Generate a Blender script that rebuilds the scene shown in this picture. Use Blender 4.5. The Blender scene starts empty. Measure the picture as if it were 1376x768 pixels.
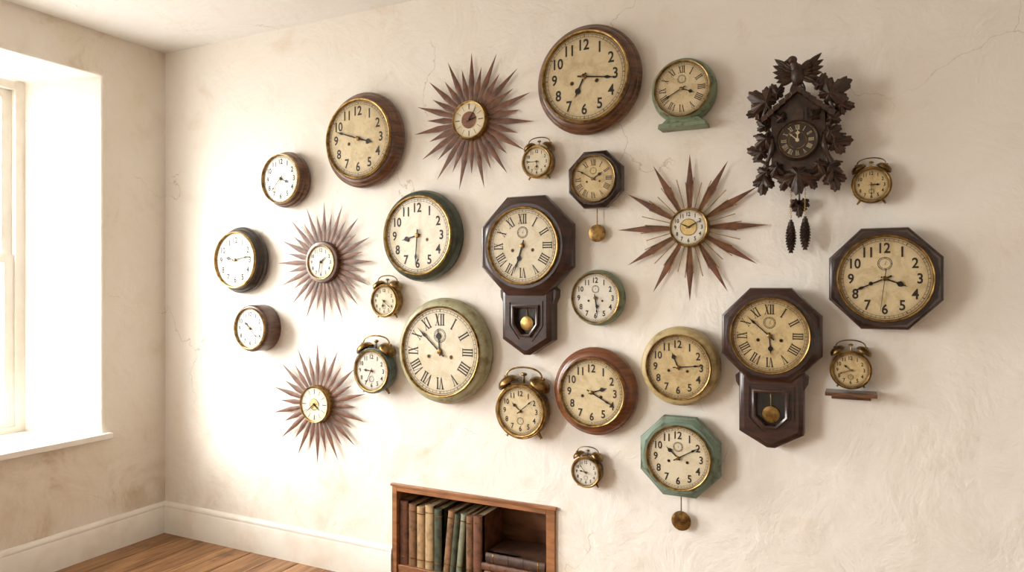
import bpy, bmesh, math, random
from mathutils import Vector, Matrix
random.seed(11)
PI=math.pi
# ---------------------------------------------------------------- survey of the room (camera calibration)
F=950.0; TH=math.radians(26.3); CT,ST=math.cos(TH),math.sin(TH)
CD=2.7; CH=1.377            # camera distance from the clock wall, eye height
XL=-3.51; XR=2.2; YB=-4.8; ZC=2.683
def survey(u,v,d=0.0):
    a=(u-688)/F; x=a*CT-ST; y=a*ST+CT; t=(CD-d)/y
    return t*x, CH+(384-v)/F*t, t
# ---------------------------------------------------------------- materials
def S(r,g,b):
    def l(c):
        c/=255.0
        return c/12.92 if c<=.04045 else ((c+.055)/1.055)**2.4
    return (l(r),l(g),l(b),1)
def newmat(name):
    m=bpy.data.materials.new(name); m.use_nodes=True
    nt=m.node_tree; b=nt.nodes['Principled BSDF']
    return m,nt,b
def mixc(nt,fac,a,b,blend='MIX'):
    n=nt.nodes.new('ShaderNodeMix'); n.data_type='RGBA'; n.blend_type=blend
    for sock,val in ((n.inputs[0],fac),(n.inputs[6],a),(n.inputs[7],b)):
        if hasattr(val,'is_output'): nt.links.new(val,sock)
        else: sock.default_value=val
    return n.outputs[2]
def coords(nt,scale=(1,1,1),kind='Object',rot=(0,0,0)):
    tc=nt.nodes.new('ShaderNodeTexCoord'); mp=nt.nodes.new('ShaderNodeMapping')
    nt.links.new(tc.outputs[kind],mp.inputs[0]); mp.inputs['Scale'].default_value=scale; mp.inputs['Rotation'].default_value=rot
    return mp.outputs[0]
def noise(nt,vec,scale,detail=5,rough=.55,dist=0):
    n=nt.nodes.new('ShaderNodeTexNoise'); nt.links.new(vec,n.inputs['Vector'])
    n.inputs['Scale'].default_value=scale; n.inputs['Detail'].default_value=detail
    n.inputs['Roughness'].default_value=rough; n.inputs['Distortion'].default_value=dist
    return n.outputs[0]
def ramp(nt,fac,lo,hi,a=0.,b=1.):
    n=nt.nodes.new('ShaderNodeMapRange'); n.interpolation_type='SMOOTHSTEP'
    nt.links.new(fac,n.inputs[0]); n.inputs[1].default_value=lo; n.inputs[2].default_value=hi
    n.inputs[3].default_value=a; n.inputs[4].default_value=b
    return n.outputs[0]
def bump(nt,b,h,strength=.3,dist=.01):
    n=nt.nodes.new('ShaderNodeBump'); n.inputs['Strength'].default_value=strength; n.inputs['Distance'].default_value=dist
    nt.links.new(h,n.inputs['Height']); nt.links.new(n.outputs[0],b.inputs['Normal'])
def mn(name,c1,c2,scale=(10,10,10),lo=.35,hi=.65,rough=.5,metal=0.,bmp=0.,coat=0.,ns=1.,detail=4,dist=0.):
    m,nt,b=newmat(name)
    f=noise(nt,coords(nt,scale),ns,detail,.6,dist)
    nt.links.new(mixc(nt,ramp(nt,f,lo,hi),c1,c2),b.inputs['Base Color'])
    b.inputs['Roughness'].default_value=rough; b.inputs['Metallic'].default_value=metal
    b.inputs['Coat Weight'].default_value=coat; b.inputs['Coat Roughness'].default_value=.12
    if bmp: bump(nt,b,f,bmp,.002)
    return m
def dialmat(name,c,stain,edge,amt=.5):
    m,nt,b=newmat(name)
    tc=nt.nodes.new('ShaderNodeTexCoord'); sep=nt.nodes.new('ShaderNodeSeparateXYZ'); nt.links.new(tc.outputs['Generated'],sep.inputs[0])
    cmb=nt.nodes.new('ShaderNodeCombineXYZ'); nt.links.new(sep.outputs[0],cmb.inputs[0]); nt.links.new(sep.outputs[2],cmb.inputs[1])
    vd=nt.nodes.new('ShaderNodeVectorMath'); vd.operation='DISTANCE'; nt.links.new(cmb.outputs[0],vd.inputs[0]); vd.inputs[1].default_value=(.5,.5,0)
    g=nt.nodes.new('ShaderNodeNewGeometry')
    f1=noise(nt,g.outputs['Position'],18,6,.7,.5); f2=noise(nt,g.outputs['Position'],85,3,.6)
    col=mixc(nt,ramp(nt,f1,.42,.68,0,amt),c,stain)
    col=mixc(nt,ramp(nt,f2,.6,.72,0,.5),col,stain)
    col=mixc(nt,ramp(nt,vd.outputs['Value'],.34,.53,0,.6),col,edge)
    nt.links.new(col,b.inputs['Base Color']); b.inputs['Roughness'].default_value=.45
    b.inputs['Coat Weight'].default_value=.3; b.inputs['Coat Roughness'].default_value=.04
    return m
def wallmat(name,c,warm,stain,amt=1.):
    m,nt,b=newmat(name)
    v=coords(nt)
    big=noise(nt,v,.9,3,.6,.6); mid=noise(nt,v,3.2,6,.68,.8); rel=noise(nt,v,4.5,7,.62,.4)
    col=mixc(nt,ramp(nt,big,.38,.68,0,.6*amt),c,warm)
    mul=nt.nodes.new('ShaderNodeMath'); mul.operation='MULTIPLY'
    nt.links.new(ramp(nt,mid,.54,.74,0,.6*amt),mul.inputs[0]); nt.links.new(ramp(nt,big,.41,.58),mul.inputs[1])
    col=mixc(nt,mul.outputs[0],col,stain)
    col=mixc(nt,ramp(nt,rel,.5,.72,0,.16),col,stain)
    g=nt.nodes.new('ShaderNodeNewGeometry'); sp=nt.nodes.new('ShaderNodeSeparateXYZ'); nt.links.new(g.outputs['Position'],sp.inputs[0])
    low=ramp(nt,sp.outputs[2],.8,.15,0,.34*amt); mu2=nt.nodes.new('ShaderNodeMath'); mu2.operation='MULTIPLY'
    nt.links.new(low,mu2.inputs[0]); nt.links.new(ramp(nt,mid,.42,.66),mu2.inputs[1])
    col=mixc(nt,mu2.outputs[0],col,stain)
    # hairline cracks
    wv=nt.nodes.new('ShaderNodeVectorMath'); wv.operation='ADD'; nt.links.new(v,wv.inputs[0])
    nn=nt.nodes.new('ShaderNodeTexNoise'); nn.inputs['Scale'].default_value=4; nn.inputs['Detail'].default_value=5; nt.links.new(v,nn.inputs['Vector'])
    sc=nt.nodes.new('ShaderNodeVectorMath'); sc.operation='SCALE'; sc.inputs['Scale'].default_value=.5; nt.links.new(nn.outputs[1],sc.inputs[0]); nt.links.new(sc.outputs[0],wv.inputs[1])
    vo=nt.nodes.new('ShaderNodeTexVoronoi'); vo.feature='DISTANCE_TO_EDGE'; vo.inputs['Scale'].default_value=1.3; nt.links.new(wv.outputs[0],vo.inputs['Vector'])
    cr=nt.nodes.new('ShaderNodeMath'); cr.operation='MULTIPLY'
    nt.links.new(ramp(nt,vo.outputs['Distance'],.0045,.0,0,.45),cr.inputs[0]); nt.links.new(ramp(nt,noise(nt,v,1.7,2,.5,1.),.54,.61),cr.inputs[1])
    col=mixc(nt,cr.outputs[0],col,S(160,136,106))
    nt.links.new(col,b.inputs['Base Color']); b.inputs['Roughness'].default_value=.85
    bump(nt,b,rel,.5,.03)
    return m
M={}
M['wall']=wallmat('aged_plaster',S(242,238,230),S(238,229,214),S(210,191,160),.72)
M['wall2']=wallmat('stained_plaster',S(236,230,219),S(226,214,195),S(190,167,132),1.3)
M['ceil']=wallmat('ceiling_plaster',S(242,241,238),S(237,234,228),S(225,216,202),.5)
M['trim']=mn('trim_paint',S(238,234,225),S(224,215,200),(4,4,4),.4,.75,.45)
M['brown']=mn('walnut_wood',S(114,74,46),S(65,39,23),(14,14,60),.3,.7,.36,0,.15,.4,dist=.6)
M['brown2']=mn('mahogany_wood',S(134,79,46),S(84,46,26),(14,14,60),.3,.7,.32,0,.15,.45,dist=.6)
M['oak']=mn('dark_oak_wood',S(106,72,49),S(63,41,27),(14,14,60),.3,.7,.4,0,.15,.25)
M['dark']=mn('dark_rosewood',S(60,39,30),S(32,20,15),(10,10,60),.3,.7,.34,0,.1,.35)
M['maroon']=mn('maroon_stained_wood',S(66,39,31),S(36,22,18),(10,10,60),.3,.7,.32,0,.1,.35)
M['ebony']=mn('ebonised_wood',S(56,43,35),S(30,22,17),(14,14,40),.3,.7,.36,0,.1,.3)
M['walnut']=mn('sunburst_walnut',S(120,74,45),S(78,46,28),(30,30,30),.3,.7,.52)
M['carve']=mn('carved_dark_wood',S(72,49,34),S(37,25,17),(40,40,40),.3,.7,.42,0,.5)
M['dgreen']=mn('dark_green_enamel',S(64,74,58),S(43,45,34),(22,22,22),.42,.68,.35,.1,.2,.3)
M['sage']=mn('sage_green_paint',S(120,136,109),S(86,87,63),(26,26,26),.5,.66,.45,0,.3)
M['teal']=mn('dusty_teal_paint',S(112,131,114),S(80,81,60),(26,26,26),.5,.68,.45,0,.3)
M['dteal']=mn('deep_teal_enamel',S(80,100,97),S(54,62,56),(26,26,26),.5,.7,.35,.1,.2,.3)
M['olive']=mn('olive_cream_paint',S(162,158,124),S(124,114,78),(20,20,20),.45,.7,.42,0,.3)
M['mustard']=mn('mustard_cream_paint',S(184,165,118),S(130,109,66),(20,20,20),.45,.7,.42,0,.3)
M['brass']=mn('aged_brass',S(184,152,92),S(114,86,46),(40,40,40),.35,.7,.33,.9)
M['brassd']=mn('tarnished_brass',S(158,126,74),S(92,68,38),(35,35,35),.35,.65,.33,.88)
M['black']=mn('blackened_steel',S(30,26,24),S(18,15,14),(20,20,20),.4,.6,.4,.3)
M['cone']=mn('dark_cast_cone',S(62,46,36),S(36,26,20),(20,20,20),.4,.6,.42,.1)
M['ink']=mn('numeral_ink',S(34,28,22),S(50,40,30),(60,60,60),.4,.7,.6)
M['bone']=mn('bone_inlay',S(205,190,150),S(170,150,105),(60,60,60),.4,.7,.5)
M['beige']=dialmat('dial_beige_paper',S(211,195,156),S(172,146,100),S(148,121,79),.6)
M['cream']=dialmat('dial_cream_paper',S(217,207,180),S(190,172,133),S(178,158,118),.55)
M['white']=dialmat('dial_white_enamel',S(217,213,199),S(198,188,165),S(184,170,139),.5)
M['tan']=dialmat('dial_tan_paper',S(203,182,134),S(156,127,81),S(134,106,64),.65)
M['gold']=mn('dial_gold_foil',S(216,192,134),S(192,166,106),(30,30,30),.3,.7,.42,.5)
M['glassdark']=mn('dark_glass',S(30,27,24),S(40,35,30),(8,8,8),.3,.7,.2,0,0,.3)
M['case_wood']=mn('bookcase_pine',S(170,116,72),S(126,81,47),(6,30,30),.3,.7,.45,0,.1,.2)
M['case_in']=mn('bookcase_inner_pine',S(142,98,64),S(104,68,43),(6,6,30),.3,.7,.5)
M['pages']=mn('book_pages',S(214,196,158),S(180,158,116),(3,3,200),.3,.7,.8)
def leather(n,c,k=.6):
    return mn(n,S(*c),S(*[int(q*k) for q in c]),(30,30,30),.4,.72,.5,0,.3)
bookm=[leather('leather_oxblood',(104,58,46)),leather('leather_brown',(132,96,66)),leather('cloth_tan',(180,147,106),.8),leather('cloth_buff',(184,157,117),.8),
 leather('cloth_dark_green',(72,78,60)),leather('leather_dark',(80,56,42)),leather('cloth_sage',(136,138,114),.8),leather('cloth_umber',(146,109,76)),leather('leather_red_brown',(112,72,52))]
def floormat():
    m,nt,b=newmat('pine_floorboards')
    g=nt.nodes.new('ShaderNodeNewGeometry')
    v=coords(nt,(28,2.2,10)); 
    va=nt.nodes.new('ShaderNodeVectorMath'); va.operation='ADD'; nt.links.new(v,va.inputs[0])
    s=nt.nodes.new('ShaderNodeMath'); s.operation='MULTIPLY'; s.inputs[1].default_value=37; nt.links.new(g.outputs['Random Per Island'],s.inputs[0])
    nt.links.new(s.outputs[0],va.inputs[1])
    gr=noise(nt,va.outputs[0],1,6,.65,1.2)
    col=mixc(nt,ramp(nt,gr,.32,.66),S(190,144,98),S(124,84,51))
    col=mixc(nt,ramp(nt,g.outputs['Random Per Island'],0,1,0,.65),col,S(122,84,54))
    kn=noise(nt,coords(nt),6,4,.6); col=mixc(nt,ramp(nt,kn,.56,.72,0,.65),col,S(88,60,38))
    nt.links.new(col,b.inputs['Base Color']); b.inputs['Roughness'].default_value=.45
    bump(nt,b,gr,.3,.003)
    return m
M['floor']=floormat()
def glassmat():
    m=bpy.data.materials.new('window_glass'); m.use_nodes=True; nt=m.node_tree
    for n in list(nt.nodes): nt.nodes.remove(n)
    o=nt.nodes.new('ShaderNodeOutputMaterial'); t=nt.nodes.new('ShaderNodeBsdfTransparent'); g=nt.nodes.new('ShaderNodeBsdfGlossy'); g.inputs['Roughness'].default_value=.02
    mx=nt.nodes.new('ShaderNodeMixShader'); mx.inputs[0].default_value=.05
    nt.links.new(t.outputs[0],mx.inputs[1]); nt.links.new(g.outputs[0],mx.inputs[2]); nt.links.new(mx.outputs[0],o.inputs[0])
    return m
M['glass']=glassmat()
# ---------------------------------------------------------------- mesh builder
SC=bpy.context.scene.collection
def empty(name,loc):
    e=bpy.data.objects.new(name,None); e.empty_display_size=.05; e.location=loc; SC.objects.link(e); return e
class MB:
    def __init__(s): s.v=[];s.f=[];s.m=[];s.s=[];s.mats=[]
    def mi(s,mat):
        mat=M[mat] if isinstance(mat,str) else mat
        if mat not in s.mats: s.mats.append(mat)
        return s.mats.index(mat)
    def add(s,vs,fs,mat,smooth=False,X=None):
        o=len(s.v); i=s.mi(mat)
        for p in vs:
            p=Vector(p)
            s.v.append(X@p if X is not None else p)
        for f in fs: s.f.append([o+k for k in f]); s.m.append(i); s.s.append(smooth)
    def box(s,x0,x1,y0,y1,z0,z1,mat,X=None):
        vs=[(x,y,z) for x in(x0,x1) for y in(y0,y1) for z in(z0,z1)]
        s.add(vs,[(0,1,3,2),(4,6,7,5),(0,4,5,1),(2,3,7,6),(0,2,6,4),(1,5,7,3)],mat,False,X)
    def lathe(s,prof,mat,n=64,rot=0.,X=None,smooth=True,cap0=False,cx=0,cz=0,rf=None):
        vs=[];fs=[];rings=[]
        for (r,d) in prof:
            if r<=1e-6: rings.append([len(vs)]); vs.append((cx,-d,cz))
            else:
                rg=[]
                for k in range(n):
                    a=rot+2*PI*k/n; rr=r*(rf(a,d) if rf else 1)
                    rg.append(len(vs)); vs.append((cx+rr*math.cos(a),-d,cz+rr*math.sin(a)))
                rings.append(rg)
        for A,B in zip(rings,rings[1:]):
            for k in range(n):
                k2=(k+1)%n
                if len(A)==1 and len(B)==1: continue
                if len(B)==1: fs.append((A[k],A[k2],B[0]))
                elif len(A)==1: fs.append((A[0],B[k2],B[k]))
                else: fs.append((A[k],A[k2],B[k2],B[k]))
        if cap0: fs.append(tuple(rings[0]))
        s.add(vs,fs,mat,smooth,X)
    def prism(s,pts,d0,d1,mat,X=None,smooth=False):
        n=len(pts)
        vs=[(x,-d0,z) for x,z in pts]+[(x,-d1,z) for x,z in pts]
        fs=[tuple(range(n)),tuple(range(2*n-1,n-1,-1))]+[(k,(k+1)%n,n+(k+1)%n,n+k) for k in range(n)]
        s.add(vs,fs,mat,smooth,X)
    def frame(s,pts,prof,mat,cap=None):
        rings=[];vs=[];n=len(pts)
        for ins,d in prof:
            q=inset(pts,ins); rings.append([len(vs)+k for k in range(n)]); vs+=[(x,-d,z) for x,z in q]
        fs=[(A[k],A[(k+1)%n],B[(k+1)%n],B[k]) for A,B in zip(rings,rings[1:]) for k in range(n)]
        s.add(vs,fs,mat)
        if cap: s.add([vs[k] for k in rings[-1]],[tuple(range(n))],cap)
    def tube(s,pts,r,mat,n=10,X=None,closed=False):
        pts=[Vector(p) for p in pts]; vs=[];fs=[];m=len(pts)
        rr=r if isinstance(r,(list,tuple)) else [r]*m
        up=None
        for i,p in enumerate(pts):
            a=pts[max(i-1,0)]; b=pts[min(i+1,m-1)]; t=(b-a).normalized()
            if up is None:
                up=Vector((0,1,0)) if abs(t.y)<.9 else Vector((1,0,0))
            sx=t.cross(up).normalized(); up2=sx.cross(t).normalized()
            for k in range(n):
                an=2*PI*k/n; vs.append(p+(sx*math.cos(an)+up2*math.sin(an))*rr[i])
        for i in range(m-1):
            for k in range(n):
                fs.append((i*n+k,i*n+(k+1)%n,(i+1)*n+(k+1)%n,(i+1)*n+k))
        fs.append(tuple(range(n))); fs.append(tuple((m-1)*n+k for k in range(n)))
        s.add(vs,fs,mat,True,X)
    def ball(s,c,r,mat,n=20,X=None,fn=None):
        if not isinstance(r,(list,tuple)): r=(r,r,r)
        vs=[];fs=[];h=n//2
        for i in range(h+1):
            th=PI*i/h
            for k in range(n):
                ph=2*PI*k/n; q=fn(th,ph) if fn else 1
                vs.append((c[0]+r[0]*math.sin(th)*math.cos(ph)*q,c[1]+r[1]*math.sin(th)*math.sin(ph)*q,c[2]+r[2]*math.cos(th)))
        for i in range(h):
            for k in range(n): fs.append((i*n+k,i*n+(k+1)%n,(i+1)*n+(k+1)%n,(i+1)*n+k))
        s.add(vs,fs,mat,True,X)
    def build(s,name,parent=None,loc=(0,0,0),merge=False,bev=0):
        me=bpy.data.meshes.new(name); me.from_pydata([tuple(p) for p in s.v],[],s.f)
        for m in s.mats: me.materials.append(m)
        for p,i,sm in zip(me.polygons,s.m,s.s): p.material_index=i; p.use_smooth=sm
        bm=bmesh.new(); bm.from_mesh(me)
        if merge: bmesh.ops.remove_doubles(bm,verts=bm.verts,dist=1e-5)
        bmesh.ops.recalc_face_normals(bm,faces=bm.faces); bm.to_mesh(me); bm.free()
        me.set_sharp_from_angle(angle=math.radians(38)); me.update()
        o=bpy.data.objects.new(name,me); SC.objects.link(o); o.location=loc
        if parent: o.parent=parent
        if bev:
            b=o.modifiers.new('bevel','BEVEL'); b.width=bev; b.segments=2; b.limit_method='ANGLE'
        return o
def inset(pts,ins):
    n=len(pts); out=[]; cx=sum(p[0] for p in pts)/n; cz=sum(p[1] for p in pts)/n
    L=[]
    for k in range(n):
        p=Vector(pts[k]); q=Vector(pts[(k+1)%n]); t=(q-p).normalized(); nn=Vector((-t.y,t.x))
        if nn.dot(Vector((cx,cz))-p)<0: nn=-nn
        L.append((p+nn*ins,t))
    for k in range(n):
        p,t=L[k-1]; q,s_=L[k]; den=t.x*s_.y-t.y*s_.x
        w=q-p; a=(w.x*s_.y-w.y*s_.x)/den; r=p+t*a; out.append((r.x,r.y))
    return out
# ---------------------------------------------------------------- numerals
_tc={}
def glyphs(st):
    if st in _tc: return _tc[st]
    cu=bpy.data.curves.new('t','FONT'); cu.body=st; cu.offset=.022; cu.resolution_u=3
    ob=bpy.data.objects.new('t',cu); SC.objects.link(ob); bpy.context.view_layer.update()
    me=bpy.data.meshes.new_from_object(ob.evaluated_get(bpy.context.evaluated_depsgraph_get()))
    vs=[(v.co.x,v.co.y) for v in me.vertices]; fs=[tuple(p.vertices) for p in me.polygons]
    bpy.data.objects.remove(ob); bpy.data.curves.remove(cu); bpy.data.meshes.remove(me)
    x0,x1=min(v[0] for v in vs),max(v[0] for v in vs); z0,z1=min(v[1] for v in vs),max(v[1] for v in vs); h=z1-z0
    vs=[((v[0]-(x0+x1)/2)/h,(v[1]-(z0+z1)/2)/h) for v in vs]
    _tc[st]=(vs,fs); return _tc[st]
def roman(st):
    key='R'+st
    if key in _tc: return _tc[key]
    vs=[];fs=[];x=0
    def q(a,b,c,d): 
        o=len(vs); vs.extend([a,b,c,d]); fs.append((o,o+1,o+2,o+3))
    for ch in st:
        if ch=='I':
            q((x+.04,0),(x+.2,0),(x+.2,1),(x+.04,1)); q((x-.04,0),(x+.28,0),(x+.28,.06),(x-.04,.06)); q((x-.04,.94),(x+.28,.94),(x+.28,1),(x-.04,1)); x+=.33
        if ch=='V':
            q((x,1),(x+.17,1),(x+.36,0),(x+.27,0)); q((x+.5,1),(x+.56,1),(x+.34,0),(x+.28,0)); q((x-.06,.94),(x+.24,.94),(x+.24,1),(x-.06,1)); q((x+.42,.94),(x+.64,.94),(x+.64,1),(x+.42,1)); x+=.68
        if ch=='X':
            q((x,1),(x+.17,1),(x+.56,0),(x+.39,0)); q((x+.46,1),(x+.52,1),(x+.08,0),(x+.02,0)); q((x-.06,.94),(x+.22,.94),(x+.22,1),(x-.06,1)); q((x+.38,.94),(x+.6,.94),(x+.6,1),(x+.38,1)); q((x-.05,0),(x+.17,0),(x+.17,.06),(x-.05,.06)); q((x+.34,0),(x+.62,0),(x+.62,.06),(x+.34,.06)); x+=.66
    w=x-.06
    vs=[(a-w/2,b-.5) for a,b in vs]; _tc[key]=(vs,fs); return _tc[key]
RN=['XII','I','II','III','IIII','V','VI','VII','VIII','IX','X','XI']
def ringflat(mb,r0,r1,d,mat,n=72,cx=0,cz=0): mb.lathe([(r1,d),(r0,d)],mat,n,0,None,False,cx=cx,cz=cz)
def ticks(mb,r,r0,r1,n,w,d,mat,cx=0,cz=0,skip=None):
    for k in range(n):
        if skip and k%skip==0: ww=w*2.2
        else: ww=w
        a=2*PI*k/n; s_,c_=math.sin(a),math.cos(a)
        mb.add([(cx+s_*q+c_*e,-d,cz+c_*q-s_*e) for q,e in((r0*r,-ww),(r1*r,-ww),(r1*r,ww),(r0*r,ww))],[(0,1,2,3)],mat)
def markings(mb,r,d,style,mat='ink',sub=True,arb=True,track=True):
    d=d+.0008
    hh={'A':.25,'R':.27,'a':.23,'S':.1}[style]*r; rc={'A':.735,'R':.725,'a':.735,'S':.8}[style]*r
    for h in range(12):
        a=2*PI*h/12
        if style in 'Aa':
            vs,fs=glyphs(str(h if h else 12)); ww=.86
            P=[(x*hh*ww+rc*math.sin(a),-d,z*hh+rc*math.cos(a)) for x,z in vs]
        elif style=='R':
            vs,fs=roman(RN[h]); ww=.72; c_,s_=math.cos(a),math.sin(a)
            P=[(x*hh*ww*c_+(z*hh+rc)*s_,-d,-x*hh*ww*s_+(z*hh+rc)*c_) for x,z in vs]
        else:
            c_,s_=math.cos(a),math.sin(a); w=.012*r*(2 if h%3==0 else 1)
            P=[(x*c_+z*s_,-d,-x*s_+z*c_) for x,z in((-w,.6*r),(w,.6*r),(w,.9*r),(-w,.9*r))]; fs=[(0,1,2,3)]
        mb.add(P,fs,mat)
    if track:
        ringflat(mb,.955*r,.965*r,d,mat); ringflat(mb,.9*r,.907*r,d,mat); ticks(mb,r,.907,.955,60,.004*r,d,mat,skip=5)
    if sub:
        cz=.36*r if sub is True else sub*r; rs=.16*r
        ringflat(mb,.93*rs,rs,d,mat,32,0,cz); ringflat(mb,.72*rs,.76*rs,d,mat,32,0,cz); ticks(mb,rs,.76,.93,24,.02*rs,d,mat,0,cz,6)
        mb.add([(-.04*rs,-d-.001,cz-.2*rs),(.04*rs,-d-.001,cz-.2*rs),(.3*rs,-d-.001,cz+.7*rs)],[(0,1,2)],mat)
    if arb:
        for sx in(-1,1):
            mb.lathe([(.035*r,d+.0004),(0,d+.0004)],'black',16,cx=sx*.3*r,cz=-.12*r)
            ringflat(mb,.035*r,.05*r,d+.0003,'brassd',16,sx*.3*r,-.12*r)
def hand(mb,ang,L,w,d,kind,mat='black'):
    if kind=='h': P=[(-.5,-.18),(.5,-.18),(.4,.5),(.55,.54),(1.7,.64),(1.4,.74),(.4,.82),(0,1),(-.4,.82),(-1.4,.74),(-1.7,.64),(-.55,.54),(-.4,.5)]
    elif kind=='m': P=[(-.55,-.2),(.55,-.2),(.4,.6),(1.1,.7),(.4,.8),(0,1),(-.4,.8),(-1.1,.7),(-.4,.6)]
    elif kind=='s': P=[(-.3,-.3),(.3,-.3),(.12,1),(-.12,1)]
    else: P=[(-.6,-.18),(.6,-.18),(.9,.35),(.15,1),(-.15,1),(-.9,.35)]
    a=math.radians(ang); c_,s_=math.cos(a),math.sin(a)
    pts=[(x*w*c_+z*L*s_,-x*w*s_+z*L*c_) for x,z in P]
    mb.prism(pts,d,d+.0012,mat)
def hands(mb,r,d,ha,ma,sec=None,kind=('h','m'),mat='black'):
    hand(mb,ha,.52*r,.04*r,d+.003,kind[0],mat); hand(mb,ma,.8*r,.034*r,d+.0055,kind[1],mat)
    if sec is not None: hand(mb,sec,.8*r,.03*r,d+.008,'s',mat)
    mb.lathe([(.06*r,d+.001),(.06*r,d+.009),(.04*r,d+.0105),(0,d+.0105)],mat if mat!='black' else 'brassd',20)
def dial_parts(e,r,D,dm,style,ha,ma,sec=None,sub=False,arb=True,bez='brass',bw=.05,kind=('h','m'),mmat='ink',hmat='black',track=True,raise_=.010):
    dz=D-.002
    b=MB(); b.lathe([(r*(1+bw*1.1),D-.006),(r*(1+bw*1.1),D+raise_*.5),(r*(1+bw*.7),D+raise_),(r*(1+bw*.25),D+raise_*.9),(r*.995,D+raise_*.3),(r*.985,dz-.002)],bez,72); b.build('bezel',e)
    b=MB(); b.lathe([(r*1.005,dz),(r*.5,dz),(0,dz)],dm,72,smooth=False); b.build('dial',e)
    b=MB(); markings(b,r,dz,style,mmat,sub,arb,track); b.build('numerals',e)
    b=MB(); hands(b,r,dz,ha,ma,sec,kind,hmat); b.build('hands',e)
def hang(name,u,v,d):
    X,Z,t=survey(u,v,d); return empty(name,(X,-.0005,Z)),t/F
# ---------------------------------------------------------------- clock types
def round_clock(name,u,v,Rp,rp,D,cm,dm,style,ha,ma,prof='wood',**k):
    e,s=hang(name,u,v,D); R,r=Rp*s,rp*s
    q=r*1.05
    b=MB()
    if prof=='wood':
        P=[(R*.9,0),(R*.92,.12*D),(R*.955,.16*D),(R*.985,.24*D),(R,.36*D),(R*.995,.48*D),(R*.97,.58*D),(R*.945,.62*D),(R*.94,.66*D),(q+(R*.94-q)*.75,.78*D),(q+(R*.94-q)*.4,.86*D),(q+(R*.94-q)*.25,.87*D),(q+(R*.94-q)*.2,.95*D),(q,D),(r*.95,D-.003)]
    elif prof=='drum':
        P=[(R*.96,0),(R,.04*D),(R,.86*D),(R*.985,.93*D),(R*.95,.97*D),(q,D),(r*.95,D-.003)]
    else:
        P=[(R*.94,0),(R*.97,.06*D),(R*.97,.3*D),(R,.34*D),(R,.44*D),(R*.985,.5*D),(R*.975,.7*D),(R*.95,.84*D),(R*.91,.93*D),(q+(R*.91-q)*.5,.96*D),(q,D),(r*.95,D-.003)]
    b.lathe(P,cm,80); b.build('case',e)
    dial_parts(e,r,D,dm,style,ha,ma,**k)
    return e,s,R,r
def pend(e,ztop,zbob,rb,d,mat='brassd'):
    b=MB(); b.tube([(0,-d,ztop),(0,-d,zbob)],.0022,mat,8)
    b.lathe([(rb*.5,d-.004),(rb,d),(rb*.97,d+.003),(rb*.6,d+.006),(0,d+.0075)],mat,40,cap0=True,cz=zbob); b.build('pendulum',e)
def octo_clock(name,u,v,Ap,rp,D,cm,dm,style,ha,ma,pendulum=None,**k):
    e,s=hang(name,u,v,D); A,r=Ap*s,rp*s; c=1/math.cos(PI/8)
    P=[(A*.93,0),(A*.93,.3*D),(A,.36*D),(A,.66*D),(A*.985,.72*D),(A*.955,.74*D),(A*.94,.78*D),(r*1.13+.35*(A*.94-r*1.13),.86*D),(r*1.1,.95*D),(r*.97,.95*D)]
    b=MB(); b.lathe([(x*c,d) for x,d in P],cm,8,PI/8,smooth=False); b.lathe([(r*1.16,.85*D),(r*1.15,D-.003),(r*.95,D-.004)],cm,72); b.build('octagonal_case',e)
    dial_parts(e,r,D,dm,style,ha,ma,**k)
    if pendulum: pend(e,-A*.8,-pendulum[0]*s,pendulum[1]*s,.022)
    return e,s,A,r
def schoolhouse(u,v,Ap,rp,D,cm,dm,ha,ma,hw,knee,bot,win,bobz,bobr,**k):
    e,s,A,r=octo_clock('schoolhouse_wall_clock',u,v,Ap,rp,D,cm,dm,'R',ha,ma,**k)
    b=MB(); o=[(-hw,-A*.55),(hw,-A*.55),(hw,-knee),(hw*.12,-bot),(-hw*.12,-bot),(-hw,-knee)]
    b.frame(o,[(0,0),(0,.055),(.006,.062),(.014,.064),(.02,.07),(.03,.07)],cm)
    wt,wk,wb,ww=win
    w=[(-ww,-wt),(ww,-wt),(ww,-wk),(ww*.35,-wb),(-ww*.35,-wb),(-ww,-wk)]
    outer=inset(o,.03)
    n=6; vs=[(x,-.07,z) for x,z in outer]+[(x,-.07,z) for x,z in w]
    b.add(vs,[(i,(i+1)%n,n+(i+1)%n,n+i) for i in range(n)],cm)
    b.frame(w,[(-.009,.07),(-.009,.08),(-.003,.083),(.003,.08),(.007,.05)],cm,'glassdark')
    b.frame(inset(w,-.022),[(-.003,.069),(-.003,.075),(.003,.075),(.003,.069)],cm)
    for sx in(-1,1):
        b.prism([(sx*hw*.98,-A*.8),(sx*(hw+.014),-A*.88),(sx*(hw+.012),-A*1.02),(sx*(hw+.004),-A*1.1),(sx*hw*.98,-A*1.16)],0,.05,cm)
    b.build('trunk',e)
    b=MB(); b.tube([(0,-.055,-wt),(0,-.055,-bobz)],.0018,'brassd',8)
    b.lathe([(bobr*.6,.05),(bobr,.055),(bobr*.97,.058),(bobr*.5,.061),(0,.062)],'brass',36,cap0=True,cz=-bobz); b.build('pendulum',e)
    return e
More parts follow.
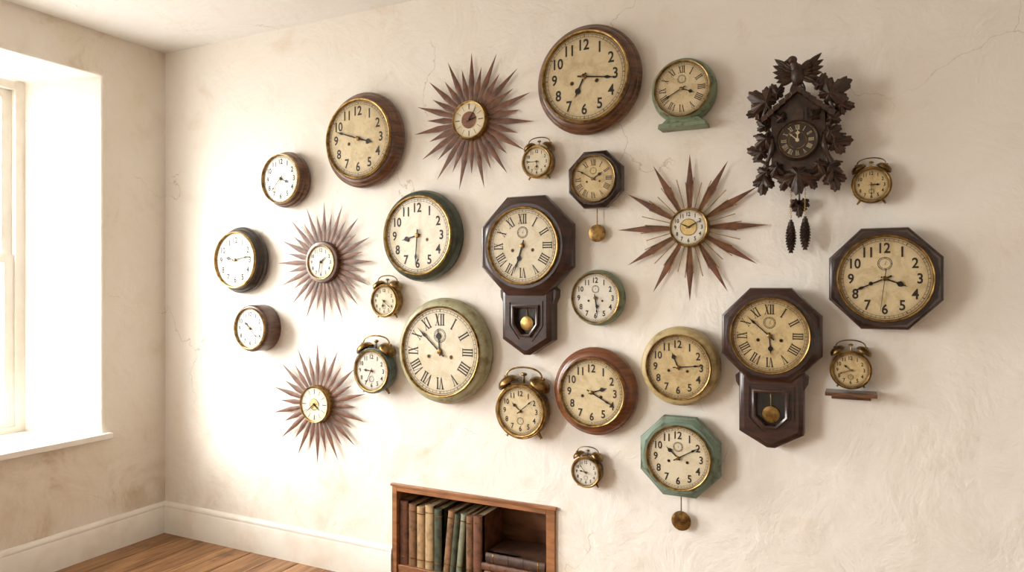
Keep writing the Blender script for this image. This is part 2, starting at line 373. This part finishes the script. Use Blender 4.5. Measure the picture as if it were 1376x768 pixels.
def alarm(u,v,rp,cm,dm,ha,ma,style='a',D=.06,bell='brassd',bez='brass',foot=1.22):
    e,s=hang('twin_bell_alarm_clock',u,v,D); r=rp*s; R=r*1.14
    b=MB(); b.lathe([(R*.8,0),(R*.93,.1*D),(R*.99,.22*D),(R,.34*D),(R,.84*D),(R*1.035,.88*D),(R*1.035,.97*D),(R*1.0,D),(r*.95,D-.003)],cm,64); b.build('case',e)
    dial_parts(e,r,D,dm,style,ha,ma,bez=bez,bw=.09,sub=-.42,arb=False,raise_=.007)
    b=MB(); dm_=.5*D
    for sx in(-1,1):
        a=math.radians(34)*sx; dirv=Vector((math.sin(a),0,math.cos(a)))
        q=Vector((0,-1,0)).rotation_difference(dirv).to_matrix().to_4x4()
        X=Matrix.Translation(Vector((0,-dm_,0))+dirv*(R*1.1))@q
        br=.42*R
        b.lathe([(br*.86,-.02*br),(br,0),(br*1.02,.05*br),(br*.97,.25*br),(br*.8,.5*br),(br*.5,.66*br),(br*.15,.73*br),(br*.12,.86*br),(0,.9*br)],bell,36,X=X)
        b.tube([Vector((0,-dm_,0))+dirv*(R*.95),Vector((0,-dm_,0))+dirv*(R*1.3)],R*.06,bell,10)
        f=Vector((math.sin(math.radians(145)*sx),0,math.cos(math.radians(145))))
        c0=Vector((0,-dm_,0)); b.tube([c0+f*R*.9,c0+f*R*1.05,c0+f*R*foot,c0+f*R*(foot+.04)],[R*.09,R*.07,R*.045,R*.06],bell,10)
    b.build('bells_and_feet',e)
    b=MB(); a0=math.radians(34); pts=[]
    x0=math.sin(a0)*R*1.42; z0=math.cos(a0)*R*1.42
    for k in range(17):
        p=PI*k/16; pts.append((-x0*math.cos(p)*.92,-dm_,z0-.02*R+.42*R*math.sin(p)**.7))
    b.tube(pts,R*.034,bell,8)
    b.tube([(0,-dm_,R*.95),(0,-dm_,R*1.3)],R*.035,bell,8); b.ball((0,-dm_,R*1.32),(R*.13,R*.07,R*.07),bell,14)
    b.build('handle_and_hammer',e)
    return e,R,s
def spike(mb,a,r0,R,w,d,mat,mid=.45,th=.0035):
    s_,c_=math.sin(a),math.cos(a)
    def P(q,x,dd): return (s_*q+c_*x,-dd,c_*q-s_*x)
    m=r0+(R-r0)*mid; w0=w*.4
    vs=[P(r0,-w0,d),P(r0,0,d+th*.6),P(r0,w0,d),P(r0,0,d-th*.6),P(m,-w,d),P(m,0,d+th),P(m,w,d),P(m,0,d-th),P(R,0,d)]
    mb.add(vs,[(0,1,5,4),(1,2,6,5),(2,3,7,6),(3,0,4,7),(4,5,8),(5,6,8),(6,7,8),(7,4,8),(0,1,2,3)],mat)
def sunburst(u,v,Rp,rp,n,ratios,w,dm,ha,ma,ring='brass',ringw=.12,rods=0,mid=.45,center=None,cr=.44,style='S',off=0.,D=.045):
    e,s=hang('sunburst_wall_clock',u,v,D); R,r=Rp*s,rp*s
    b=MB()
    for k in range(n):
        spike(b,2*PI*(k+off)/n,r*.9,R*ratios[k%len(ratios)]*random.uniform(.97,1.0),w,.02,'walnut',mid)
    b.build('wooden_rays',e)
    if rods:
        b=MB()
        for k in range(rods):
            a=2*PI*(k+.5)/rods; L=R*(.6 if k%2 else .66)
            b.tube([(math.sin(a)*r*.9,-.024,math.cos(a)*r*.9),(math.sin(a)*L,-.024,math.cos(a)*L)],.0016,'brass',6)
        b.build('brass_rods',e)
    b=MB(); q=r*(1+ringw)
    b.lathe([(q*.9,0),(q*.9,.012),(q,.014),(q*1.0,D-.012),(q*.97,D-.004),(r*1.06,D),(r*.95,D-.002)],'brass' if ring=='brass' else ring,64); b.build('hub',e)
    dial_parts(e,r,D,dm,style,ha,ma,arb=False,kind=('p','p'),bw=.06,raise_=.005,track=(style!='S'))
    if center:
        b=MB(); b.lathe([(r*cr,D-.0008),(0,D-.0008)],center,48); ringflat(b,r*cr,r*(cr+.035),D-.0006,'brassd',48); b.build('dial_medallion',e)
    return e
# ---------------------------------------------------------------- hang the round clocks
round_clock('round_wall_clock',481,186,65,51,.08,'brown','beige','A',106,288)
round_clock('round_wall_clock',377,240,38,31.5,.075,'brown','white','a',112,224,arb=False)
round_clock('round_wall_clock',316,349,45,36,.075,'ebony','white','a',280,80,arb=False)
round_clock('round_wall_clock',336,441,31.5,26.5,.095,'oak','white','a',310,132,prof='drum',arb=False)
round_clock('round_wall_clock',561,316,62,51,.07,'dgreen','cream','A',256,184,prof='metal')
round_clock('round_wall_clock',591,472,72,59,.075,'olive','cream','R',355,312,prof='metal',sub=True,bw=.035)
round_clock('round_wall_clock',785,103,75,59,.085,'brown','beige','A',206,98)
e,s,R,r=round_clock('tin_wall_clock',916,119,44,36,.07,'sage','beige','R',112,242,prof='metal',sub=True,arb=False)
b=MB()
for (hw0,z0,hw1,z1,d) in((.045,-.07,.06,-.105,.055),(.06,-.105,.082,-.126,.062),(.086,-.124,.09,-.142,.075)):
    b.prism([(-hw0,z0),(hw0,z0),(hw1,z1),(-hw1,z1)],0,d,'sage')
b.build('foot',e,bev=.003)
round_clock('round_wall_clock',800,400,38,32.5,.055,'sage','white','a',168,172,prof='metal',sub=True)
round_clock('round_wall_clock',911,493,54,42,.075,'mustard','tan','A',337,84,prof='metal',sub=False)
round_clock('round_wall_clock',795,527,60,44,.075,'brown2','beige','A',72,118)
# ---------------------------------------------------------------- octagonal clocks
octo_clock('octagonal_wall_clock',1189,374,69,56,.085,'dark','beige','A',112,246,sec=187,sub=True)
octo_clock('octagonal_pendulum_clock',797,240,38.5,30,.07,'dark','tan','R',56,300,pendulum=(72,12),sub=True)
octo_clock('octagonal_pendulum_clock',911,615,54,41.5,.075,'teal','cream','A',312,60,pendulum=(90,13.5),sub=True)
schoolhouse(702,330,68,50,.1,'maroon','cream',196,198,.112,.385,.448,(.25,.32,.365,.052),.318,.03,sub=True)
schoolhouse(1034,451,64.5,49,.1,'maroon','tan',176,312,.108,.345,.398,(.2,.285,.32,.052),.28,.03,sub=True)
# ---------------------------------------------------------------- twin-bell alarm clocks
alarm(721,217,19,'brass','cream',176,270,D=.055)
alarm(1171,248,21,'brassd','tan',90,180,D=.055)
alarm(516,404,19,'brass','cream',200,130,D=.055)
alarm(499,498,26,'dteal','white',275,205,D=.075)
alarm(699,552,32,'brassd','beige',312,50,D=.075,foot=1.2)
alarm(787,634,18,'brassd','white',280,320,D=.055)
e,R,s=alarm(1143,497,22,'brassd','tan',310,250,D=.06,foot=1.14)
X,Z,t=survey(1143,527,.04); b=MB()
b.box(-.078,.08,-.095,0,-.012,0,'brown'); b.box(-.06,.062,-.03,0,-.03,-.012,'brown')
b.build('small_wall_shelf',None,(X,0,e.location.z-R*1.205*.82-.012),bev=.002)
# ---------------------------------------------------------------- sunburst clocks
sunburst(630,161,95,24,30,(1,.78),.0138,'cream',75,38,center='brown2',style='S')
sunburst(431,352,84,22,32,(1,.8),.0124,'white',50,190,ring='brown',ringw=.28,style='a')
sunburst(422,543,84,23,28,(1,.8),.013,'white',130,230,center='gold',cr=.3,style='S')
sunburst(925,305,103,24,12,(1,),.0148,'white',296,62,center='gold',rods=36,mid=.42,style='a')
# ---------------------------------------------------------------- cuckoo clock
def leaf(mb,cx,cz,d,size,rot,wide=.8,h=.014,tilt=0.,mat='carve'):
    n=60; vs=[];fs=[]
    K=[0,.25,.5,.75,1.0]
    c_,s_=math.cos(rot),math.sin(rot)
    def rad(p):
        lob=abs(math.cos(2.5*p))**.8
        return (.6+.42*lob)*(.7+.3*math.cos(p))*(1+.07*math.sin(20*p))
    def pt(k,p):
        rr=rad(p)*k*size; x=rr*math.sin(p)*wide; z=rr*math.cos(p)
        hh=h*(1-k*k)+h*.5*math.exp(-((math.sin(2.5*p))**2)*14)*(1-k*.4)*min(1,k*3)-abs(x)*tilt
        return (cx+x*c_+z*s_,-(d+hh),cz-x*s_+z*c_)
    vs.append(pt(0,0))
    for k in K[1:]:
        for j in range(n): vs.append(pt(k,2*PI*j/n))
    for j in range(n): 
        x,y,z=vs[1+3*n+j]; vs.append((x,y+.008,z))
    for j in range(n): fs.append((0,1+j,1+(j+1)%n))
    for q in range(4):
        for j in range(n): fs.append((1+q*n+j,1+q*n+(j+1)%n,1+(q+1)*n+(j+1)%n,1+(q+1)*n+j))
    fs.append(tuple(1+4*n+j for j in range(n)))
    mb.add(vs,fs,mat,True)
def feather(mb,x,z,d,L,w,ang,mat='carve',h=.006):
    a=math.radians(ang); s_,c_=math.sin(a),math.cos(a); n=10; vs=[];fs=[]
    for i in range(n+1):
        t=i/n; ww=w*math.sin(PI*min(1,(t*.9+.12)))**.6; q=t*L
        for e_,hh in((-1,0),(-.4,h*.8),(0,h*.5),(.4,h*.8),(1,0)):
            xx=e_*ww; vs.append((x+xx*c_+q*s_,-(d+hh),z-xx*s_+q*c_))
        vs.append((x+q*s_,-(d-.006),z+q*c_))
    for i in range(n):
        for k in range(6): fs.append((i*6+k,i*6+(k+1)%6,(i+1)*6+(k+1)%6,(i+1)*6+k))
    mb.add(vs,fs,mat,True)
e,s=hang('cuckoo_clock',1071,187,.13)
b=MB()
b.prism([(-.085,-.1),(.085,-.1),(.085,.09),(0,.165),(-.085,.09)],0,.10,'carve')
b.prism([(-.062,-.125),(.062,-.125),(.085,-.1),(-.085,-.1)],0,.09,'carve')
for sx in(-1,1):
    n=6
    for i in range(n):
        t0,t1=i/n,(i+1)/n
        p0=Vector((sx*.002,.185)).lerp(Vector((sx*.118,.085)),t0); p1=Vector((sx*.002,.185)).lerp(Vector((sx*.118,.085)),t1)
        b.prism([(p0.x,p0.y-.004),(p1.x,p1.y+.002),(p1.x-sx*.004,p1.y-.016),(p0.x-sx*.004,p0.y-.02)],0,.125,'carve')
b.prism([(-.03,.062),(.03,.062),(.03,.11),(0,.128),(-.03,.11)],.1,.106,'ebony')
b.prism([(-.019,.066),(.019,.066),(.019,.1),(0,.113),(-.019,.1)],.106,.112,'carve')
b.build('carved_house',e)
b=MB()
for sx in(-1,1):
    pts=[]
    for i in range(25):
        t=i/24; pts.append((sx*(.095+.014*math.sin(t*9)),-.1-.012*math.cos(t*13),-.15+.27*t))
    b.tube(pts,[.0085+.002*math.sin(i*1.3) for i in range(25)],'carve',8)
pts=[(.09*math.sin(-1+2*i/16*1.0),-.1,-.1-.035*math.cos(-1.2+2.4*i/16)) for i in range(17)]
b.tube(pts,.008,'carve',8)
for sx,z,L in((1,.0,.05),(-1,.02,.045),(1,-.09,.04),(-1,-.07,.045)):
    b.tube([(sx*.1,-.1,z),(sx*(.1+L*.5),-.105,z+L*.25),(sx*(.1+L),-.1,z+L*.2)],[.006,.005,.003],'carve',7)
b.build('vine_branches',e)
b=MB()
L=[(-.1,.14,.115,.07,-1.0),(.1,.145,.115,.075,.95),(-.125,.12,.10,.045,-1.9),(.13,.11,.1,.045,1.75),(.07,.18,.11,.042,.35),(-.065,.165,.11,.042,-.5),
   (-.1,.015,.11,.05,-2.3),(.1,.02,.11,.05,2.2),(-.115,-.03,.105,.052,-1.3),(.115,-.02,.105,.055,1.35),(-.105,.06,.1,.038,-.8),(.105,.065,.1,.038,.8),
   (-.1,-.1,.1,.045,-2.2),(.1,-.095,.1,.045,2.2),(-.11,-.125,.095,.052,3.3),(.112,-.125,.095,.052,3.0),(-.065,-.085,.11,.04,-2.7),(.065,-.085,.11,.04,2.7),
   (0,-.115,.115,.068,PI),(-.035,-.13,.105,.04,3.6),(.038,-.13,.105,.04,2.7),(-.048,.08,.112,.03,-.9),(.048,.08,.112,.03,.9)]
for x,z,d,sz,rot in L: leaf(b,x,z,d-.008,sz,rot,.92)
b.build('carved_leaves',e)
b=MB()
zb=.215
b.ball((-.0,-.105,zb+.01),(.024,.022,.038),'carve',18)
b.ball((-.016,-.118,zb+.058),(.016,.015,.014),'carve',16)
b.tube([(-.016,-.115,zb+.05),(-.006,-.11,zb+.03)],[.012,.018],'carve',10)
b.tube([(-.028,-.12,zb+.058),(-.04,-.122,zb+.052),(-.045,-.122,zb+.045)],[.006,.004,.0008],'carve',8)
for sx in(-1,1):
    for k in range(6):
        feather(b,sx*.012,zb+.022-.004*k,.1+.002*k,.082-.006*k,.0115,sx*(50+14*k))
    for k in range(4): feather(b,sx*.01,zb+.025-.004*k,.112,.045-.004*k,.010,sx*(48+18*k))
for k in range(5): feather(b,0,zb-.005,.1,.05,.009,150+15*k)
b.build('carved_bird',e)
b=MB(); r=.06
b.lathe([(r*1.15,.10),(r*1.15,.118),(r*1.08,.124),(r*1.02,.118),(r*.99,.114),(0,.114)],'ebony',48)
ringflat(b,r*.44,r*.48,.1148,'brassd',40); ringflat(b,r*.98,r*1.01,.1196,'brassd',48); b.build('dial',e)
b=MB(); markings(b,r,.1145,'R','bone',False,False,False); b.build('numerals',e)
b=MB(); hand(b,2,.6*r,.07*r,.118,'h','bone'); hand(b,312,.62*r,.06*r,.121,'m','bone'); b.lathe([(.1*r,.116),(.1*r,.124),(0,.125)],'bone',16); b.build('hands',e)
def cone(mb,x,z0,L,rr,d):
    mb.lathe([(0,-L*.02),(rr*.5,0),(rr*.7,L*.3),(rr*.65,L*.6),(rr*.3,L*.92),(0,L)],'cone',16,X=Matrix.Translation((x,-d,z0))@Matrix.Rotation(PI/2,4,'X'))
    rows=11
    for i in range(rows):
        t=(i+.5)/rows; base=rr*(math.sin(PI*(t*.84+.1))**.75)
        for k in range(8):
            a=2*PI*(k+.5*(i%2))/8; ca,sa=math.cos(a),math.sin(a); w=base*.42; h=L/rows
            z=z0-L*t
            def Q(rad,tan,zz): return (x+rad*ca-tan*sa,-d+rad*sa+tan*ca,zz)
            mb.add([Q(base*.6,-w,z+h*.6),Q(base*.6,w,z+h*.6),Q(base*1.0,w*.8,z-h*.25),Q(base*1.05,0,z-h*.65),Q(base*1.0,-w*.8,z-h*.25),Q(base*.55,0,z-h*.5)],[(0,1,2,3,4),(0,4,5),(4,3,5),(3,2,5),(2,1,5)],'cone')
b=MB()
for x,zt,Lc in((-.026,-.272,.108),(.02,-.262,.108)):
    for i in range(22):
        z=-.11-(abs(zt)-.11)*i/22
        h=(abs(zt)-.11)/22
        pts=[(x+(.0024*math.cos(q) if i%2 else 0),-.05+(0 if i%2 else .0024*math.cos(q)),z-h/2+h*.65*math.sin(q)) for q in [2*PI*j/8 for j in range(9)]]
        b.tube(pts,.0009,'brass',5)
    cone(b,x,zt,Lc,.0175,.05)
    b.tube([(x,-.05,zt+.008),(x,-.05,zt-.004)],.005,'black',8)
b.build('pinecone_weights',e)
b=MB(); b.tube([(0,-.03,-.11),(0,-.03,-.23)],.003,'carve',8)
leaf(b,0,-.215,.032,.04,PI,.8); leaf(b,-.012,-.2,.035,.026,-2.4,.8); leaf(b,.014,-.2,.035,.026,2.4,.8); b.build('pendulum',e)
# ---------------------------------------------------------------- room shell
bx0,bx1,bzt=-1.947,-1.132,.458
for x0,x1,z0,z1 in((XL-.001,bx0,0,ZC),(bx0,bx1,bzt,ZC),(bx1,XR,0,ZC)):
    b=MB(); b.add([(x0,0,z0),(x1,0,z0),(x1,0,z1),(x0,0,z1)],[(0,1,2,3)],'wall'); b.build('wall_back')
W=[(-.365,-1.85),(-2.4,-4.4)]; zs0,zt0=.60,2.46; XO=XL-.42; sp=.145  # second opening is out of view, added and widened to light the right side
b=MB(); ys=[0,W[0][0],W[0][1],W[1][0],W[1][1],YB]; zz=[0,zs0,zt0,ZC]
for i in range(5):
    for j in range(3):
        if i in(1,3) and j==1: continue
        b.add([(XL,ys[i],zz[j]),(XL,ys[i+1],zz[j]),(XL,ys[i+1],zz[j+1]),(XL,ys[i],zz[j+1])],[(0,1,2,3)],'wall2')
for y0,y1 in W:
    f=[(XL,y0,zs0),(XL,y1,zs0),(XL,y1,zt0),(XL,y0,zt0)]; k=[(XO,y0-sp,zs0),(XO,y1+sp,zs0),(XO,y1+sp,zt0-.02),(XO,y0-sp,zt0-.02)]
    b.add(f+k,[(0,1,5,4),(1,2,6,5),(2,3,7,6),(3,0,4,7)],'wall')
b.build('wall_left',merge=True,bev=.012)
b=MB(); b.box(XR,XR+.1,YB,.0,0,ZC,'wall'); b.build('wall_right')
b=MB(); b.box(XL-.1,XR+.1,YB-.1,YB,0,ZC,'wall'); b.build('wall_front')
b=MB(); b.box(XL-.1,XR+.1,YB-.1,.1,ZC,ZC+.1,'ceil'); b.build('ceiling')
b=MB(); x=XL-.02
while x<XR:
    w=random.choice((.15,.165,.18)); y=YB
    while y<0:
        L=random.uniform(1.4,3.2); y2=min(y+L,0)
        if 0-y2<.4: y2=0
        b.box(x+.0028,x+w-.0028,y+.0012,y2-.0012,-.02,0,'floor'); y=y2
    x+=w
b.box(XL-.1,XR+.1,YB-.1,.1,-.06,-.019,'black')
b.build('floor')
def skirting(name,p,q,nrm,h=.172):
    prof=[(0,0),(.02,0),(.02,h-.035),(.016,h-.028),(.018,h-.02),(.014,h-.01),(.007,h-.003),(0,h)]
    b=MB(); n=len(prof); vs=[]
    for P in(p,q):
        for o,z in prof: vs.append((P[0]+nrm[0]*o,P[1]+nrm[1]*o,z))
    b.add(vs,[(k,(k+1)%n,n+(k+1)%n,n+k) for k in range(n)]+[tuple(range(n)),tuple(range(n,2*n))],'trim'); b.build(name)
skirting('baseboard_back',(XL,0),(bx0-.002,0),(0,-1)); skirting('baseboard_back',(bx1+.002,0),(XR,0),(0,-1))
skirting('baseboard_left',(XL,0),(XL,YB),(1,0)); skirting('baseboard_right',(XR,0),(XR,YB),(-1,0)); skirting('baseboard_front',(XL,YB),(XR,YB),(0,1))
for i,(y0,y1) in enumerate(W):  # first window is in view; the second is an unseen extra for light
    a,c=y0-sp,y1+sp; e=empty('window_%d'%(i+1),(XO,(a+c)/2,zs0)); h=zt0-zs0-.02; hw=(a-c)/2
    b=MB()
    b.box(-.06,.0,-hw-.01,-hw+.045,-.01,h+.01,'trim'); b.box(-.06,.0,hw-.045,hw+.01,-.01,h+.01,'trim'); b.box(-.059,-.001,-hw+.044,hw-.044,h-.045,h+.01,'trim'); b.box(-.059,-.001,-hw+.044,hw-.044,-.01,.05,'trim')
    b.build('frame',e)
    for nm,z0,z1,xo in(('lower_sash',.049,h/2+.02,-.022),('upper_sash',h/2-.02,h-.044,-.048)):
        b=MB(); k=hw-.044
        b.box(xo-.012,xo+.012,-k,-k+.05,z0,z1,'trim'); b.box(xo-.012,xo+.012,k-.05,k,z0,z1,'trim')
        b.box(xo-.011,xo+.011,-k+.049,k-.049,z0,z0+.045,'trim'); b.box(xo-.011,xo+.011,-k+.049,k-.049,z1-.045,z1,'trim')
        b.box(xo-.009,xo+.009,-.011,.011,z0+.044,z1-.044,'trim')
        b.box(xo-.001,xo+.001,-k+.048,k-.048,z0+.043,z1-.043,'glass'); b.build(nm,e)
    b=MB(); X0=XL+.035
    vs=[(XO,a+.0,0),(XL,y0,0),(XL,y0+.035,0),(X0,y0+.035,0),(X0,y1-.035,0),(XL,y1-.035,0),(XL,y1,0),(XO,c,0)]; n=8
    b.add([(x,y,zs0-.012) for x,y,z in vs]+[(x,y,zs0+.018) for x,y,z in vs],[tuple(range(n)),tuple(range(n,2*n))]+[(k,(k+1)%n,n+(k+1)%n,n+k) for k in range(n)],'trim')
    b.build('trim_%d'%(i+1),None,bev=.004)
# ---------------------------------------------------------------- built-in bookcase and books
e=empty('built_in_bookcase',(bx0,0,0)); w=bx1-bx0; dp=.27
b=MB()
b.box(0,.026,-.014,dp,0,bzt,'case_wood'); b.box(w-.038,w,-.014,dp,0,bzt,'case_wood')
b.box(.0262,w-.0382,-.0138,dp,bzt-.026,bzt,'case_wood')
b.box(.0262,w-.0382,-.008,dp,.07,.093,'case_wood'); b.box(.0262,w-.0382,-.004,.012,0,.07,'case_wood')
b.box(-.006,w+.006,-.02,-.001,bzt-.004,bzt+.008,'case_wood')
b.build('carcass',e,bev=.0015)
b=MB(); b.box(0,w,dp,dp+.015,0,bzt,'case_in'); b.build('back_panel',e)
def book(mb,x0,w,h,dep,z0,y0,cm,lean=0.,bands=4,X=None):
    T=X if X is not None else Matrix.Translation((x0,y0,z0))@Matrix.Rotation(lean,4,'Y')
    n=8; c=[]
    for k in range(n+1):
        a=PI*k/n; c.append((w/2-w/2*math.cos(a),-.009*math.sin(a)))
    def slab(z0_,z1_,g,mat):
        cc=[(w/2+(x-w/2)*(1+g),y-(.0015 if g else 0)) for x,y in c]+[(w*(1+g/2),.02),(-w*g/2,.02)]
        m=len(cc); mb.add([(x,y,z0_) for x,y in cc]+[(x,y,z1_) for x,y in cc],[tuple(range(m)),tuple(range(m,2*m))]+[(k,(k+1)%m,m+(k+1)%m,m+k) for k in range(m)],mat,False,T)
    slab(0,h,0,cm)
    mb.box(0,.0025,.0,dep,0,h,cm,T); mb.box(w-.0025,w,0,dep,0,h,cm,T)
    mb.box(.0025,w-.0025,.015,dep-.005,.004,h-.004,'pages',T)
    for k in range(bands):
        z=h*(.12+.76*k/(max(bands-1,1))); slab(z,z+.004,.02,'brassd' if k in(0,bands-1) else cm)
b=MB(); zsf=.0935
seq=[(536,549,.292,8,4),(549.5,560,.283,1,4),(560.5,571,.276,2,2),(571.5,583,.288,3,3),(583.5,594,.278,4,2)]
yb=.012
for u0,u1,h,mi,bd in seq:
    xa=survey(u0,700,-yb)[0]; xb=survey(u1,700,-yb)[0]
    book(b,xa+.0005,xb-xa-.001,h,.19,zsf,yb,bookm[mi],0,bd)
xa=survey(594.5,700,-yb)[0]
x=xa+.002; ln=.1
for wd,h,mi in((.034,.278,7),(.028,.268,4),(.030,.272,6)):
    T=Matrix.Translation((x,yb+random.uniform(0,.008),zsf+wd*math.sin(ln)))@Matrix.Rotation(ln,4,'Y')
    book(b,0,wd,h,.19,0,0,bookm[mi],0,3,T)
    x+=wd/math.cos(ln)+.001
x+=.027
book(b,x,.034,.27,.19,zsf,yb,bookm[1],0,4); book(b,x+.0345,.046,.276,.19,zsf,yb,bookm[8],0,4)
xend=x+.083
b.build('row_of_books')
b=MB(); x1=bx1-.05; z=zsf; Lm=x1-xend
for (L,dep,th,mi) in((Lm-.012,.2,.048,1),(Lm-.0,.21,.034,8),(Lm-.02,.19,.045,5)):
    T=Matrix.Translation((x1-L,.006,z+th))@Matrix.Rotation(PI/2,4,'Y')
    book(b,0,th,L,dep,0,0,bookm[mi],0,4,T); z+=th+.0005
b.build('stack_of_books')
# ---------------------------------------------------------------- daylight: hazy sky with a soft glow around a veiled low sun
wd=bpy.data.worlds.new('daylight'); bpy.context.scene.world=wd; wd.use_nodes=True
nt=wd.node_tree; bg=nt.nodes['Background']
tc=nt.nodes.new('ShaderNodeTexCoord'); sp_=nt.nodes.new('ShaderNodeSeparateXYZ'); nt.links.new(tc.outputs['Generated'],sp_.inputs[0])
f=ramp(nt,sp_.outputs[2],-.15,.35)
sky=mixc(nt,f,(.52,.505,.48,1),(1,.99,.97,1))
nt.links.new(sky,bg.inputs[0]); 
sd=Vector((-.74,-.56,.27)).normalized()
dt=nt.nodes.new('ShaderNodeVectorMath'); dt.operation='DOT_PRODUCT'; nt.links.new(tc.outputs['Generated'],dt.inputs[0]); dt.inputs[1].default_value=sd
glow=ramp(nt,dt.outputs['Value'],.87,1.0,0.,25.0)
ad=nt.nodes.new('ShaderNodeMath'); ad.operation='ADD'; nt.links.new(glow,ad.inputs[0]); ad.inputs[1].default_value=14.2
nt.links.new(ad.outputs[0],bg.inputs[1])
for i,(y0,y1) in enumerate(W):
    L=bpy.data.lights.new('daylight_portal','AREA'); L.shape='RECTANGLE'; L.size=zt0-zs0; L.size_y=abs(y1-y0)-2*sp; L.cycles.is_portal=True
    o=bpy.data.objects.new('daylight_portal',L); SC.objects.link(o); o.location=(XO-.09,(y0+y1)/2,(zs0+zt0)/2); o.rotation_euler=(0,-PI/2,0)
# ---------------------------------------------------------------- camera
cam=bpy.data.cameras.new('camera'); cam.sensor_width=36; cam.lens=F/1376*36; cam.clip_start=.02
co=bpy.data.objects.new('camera',cam); SC.objects.link(co); co.location=(0,-CD,CH); co.rotation_euler=(PI/2,0,TH)
bpy.context.scene.camera=co
bpy.context.scene.view_settings.view_transform='Standard'
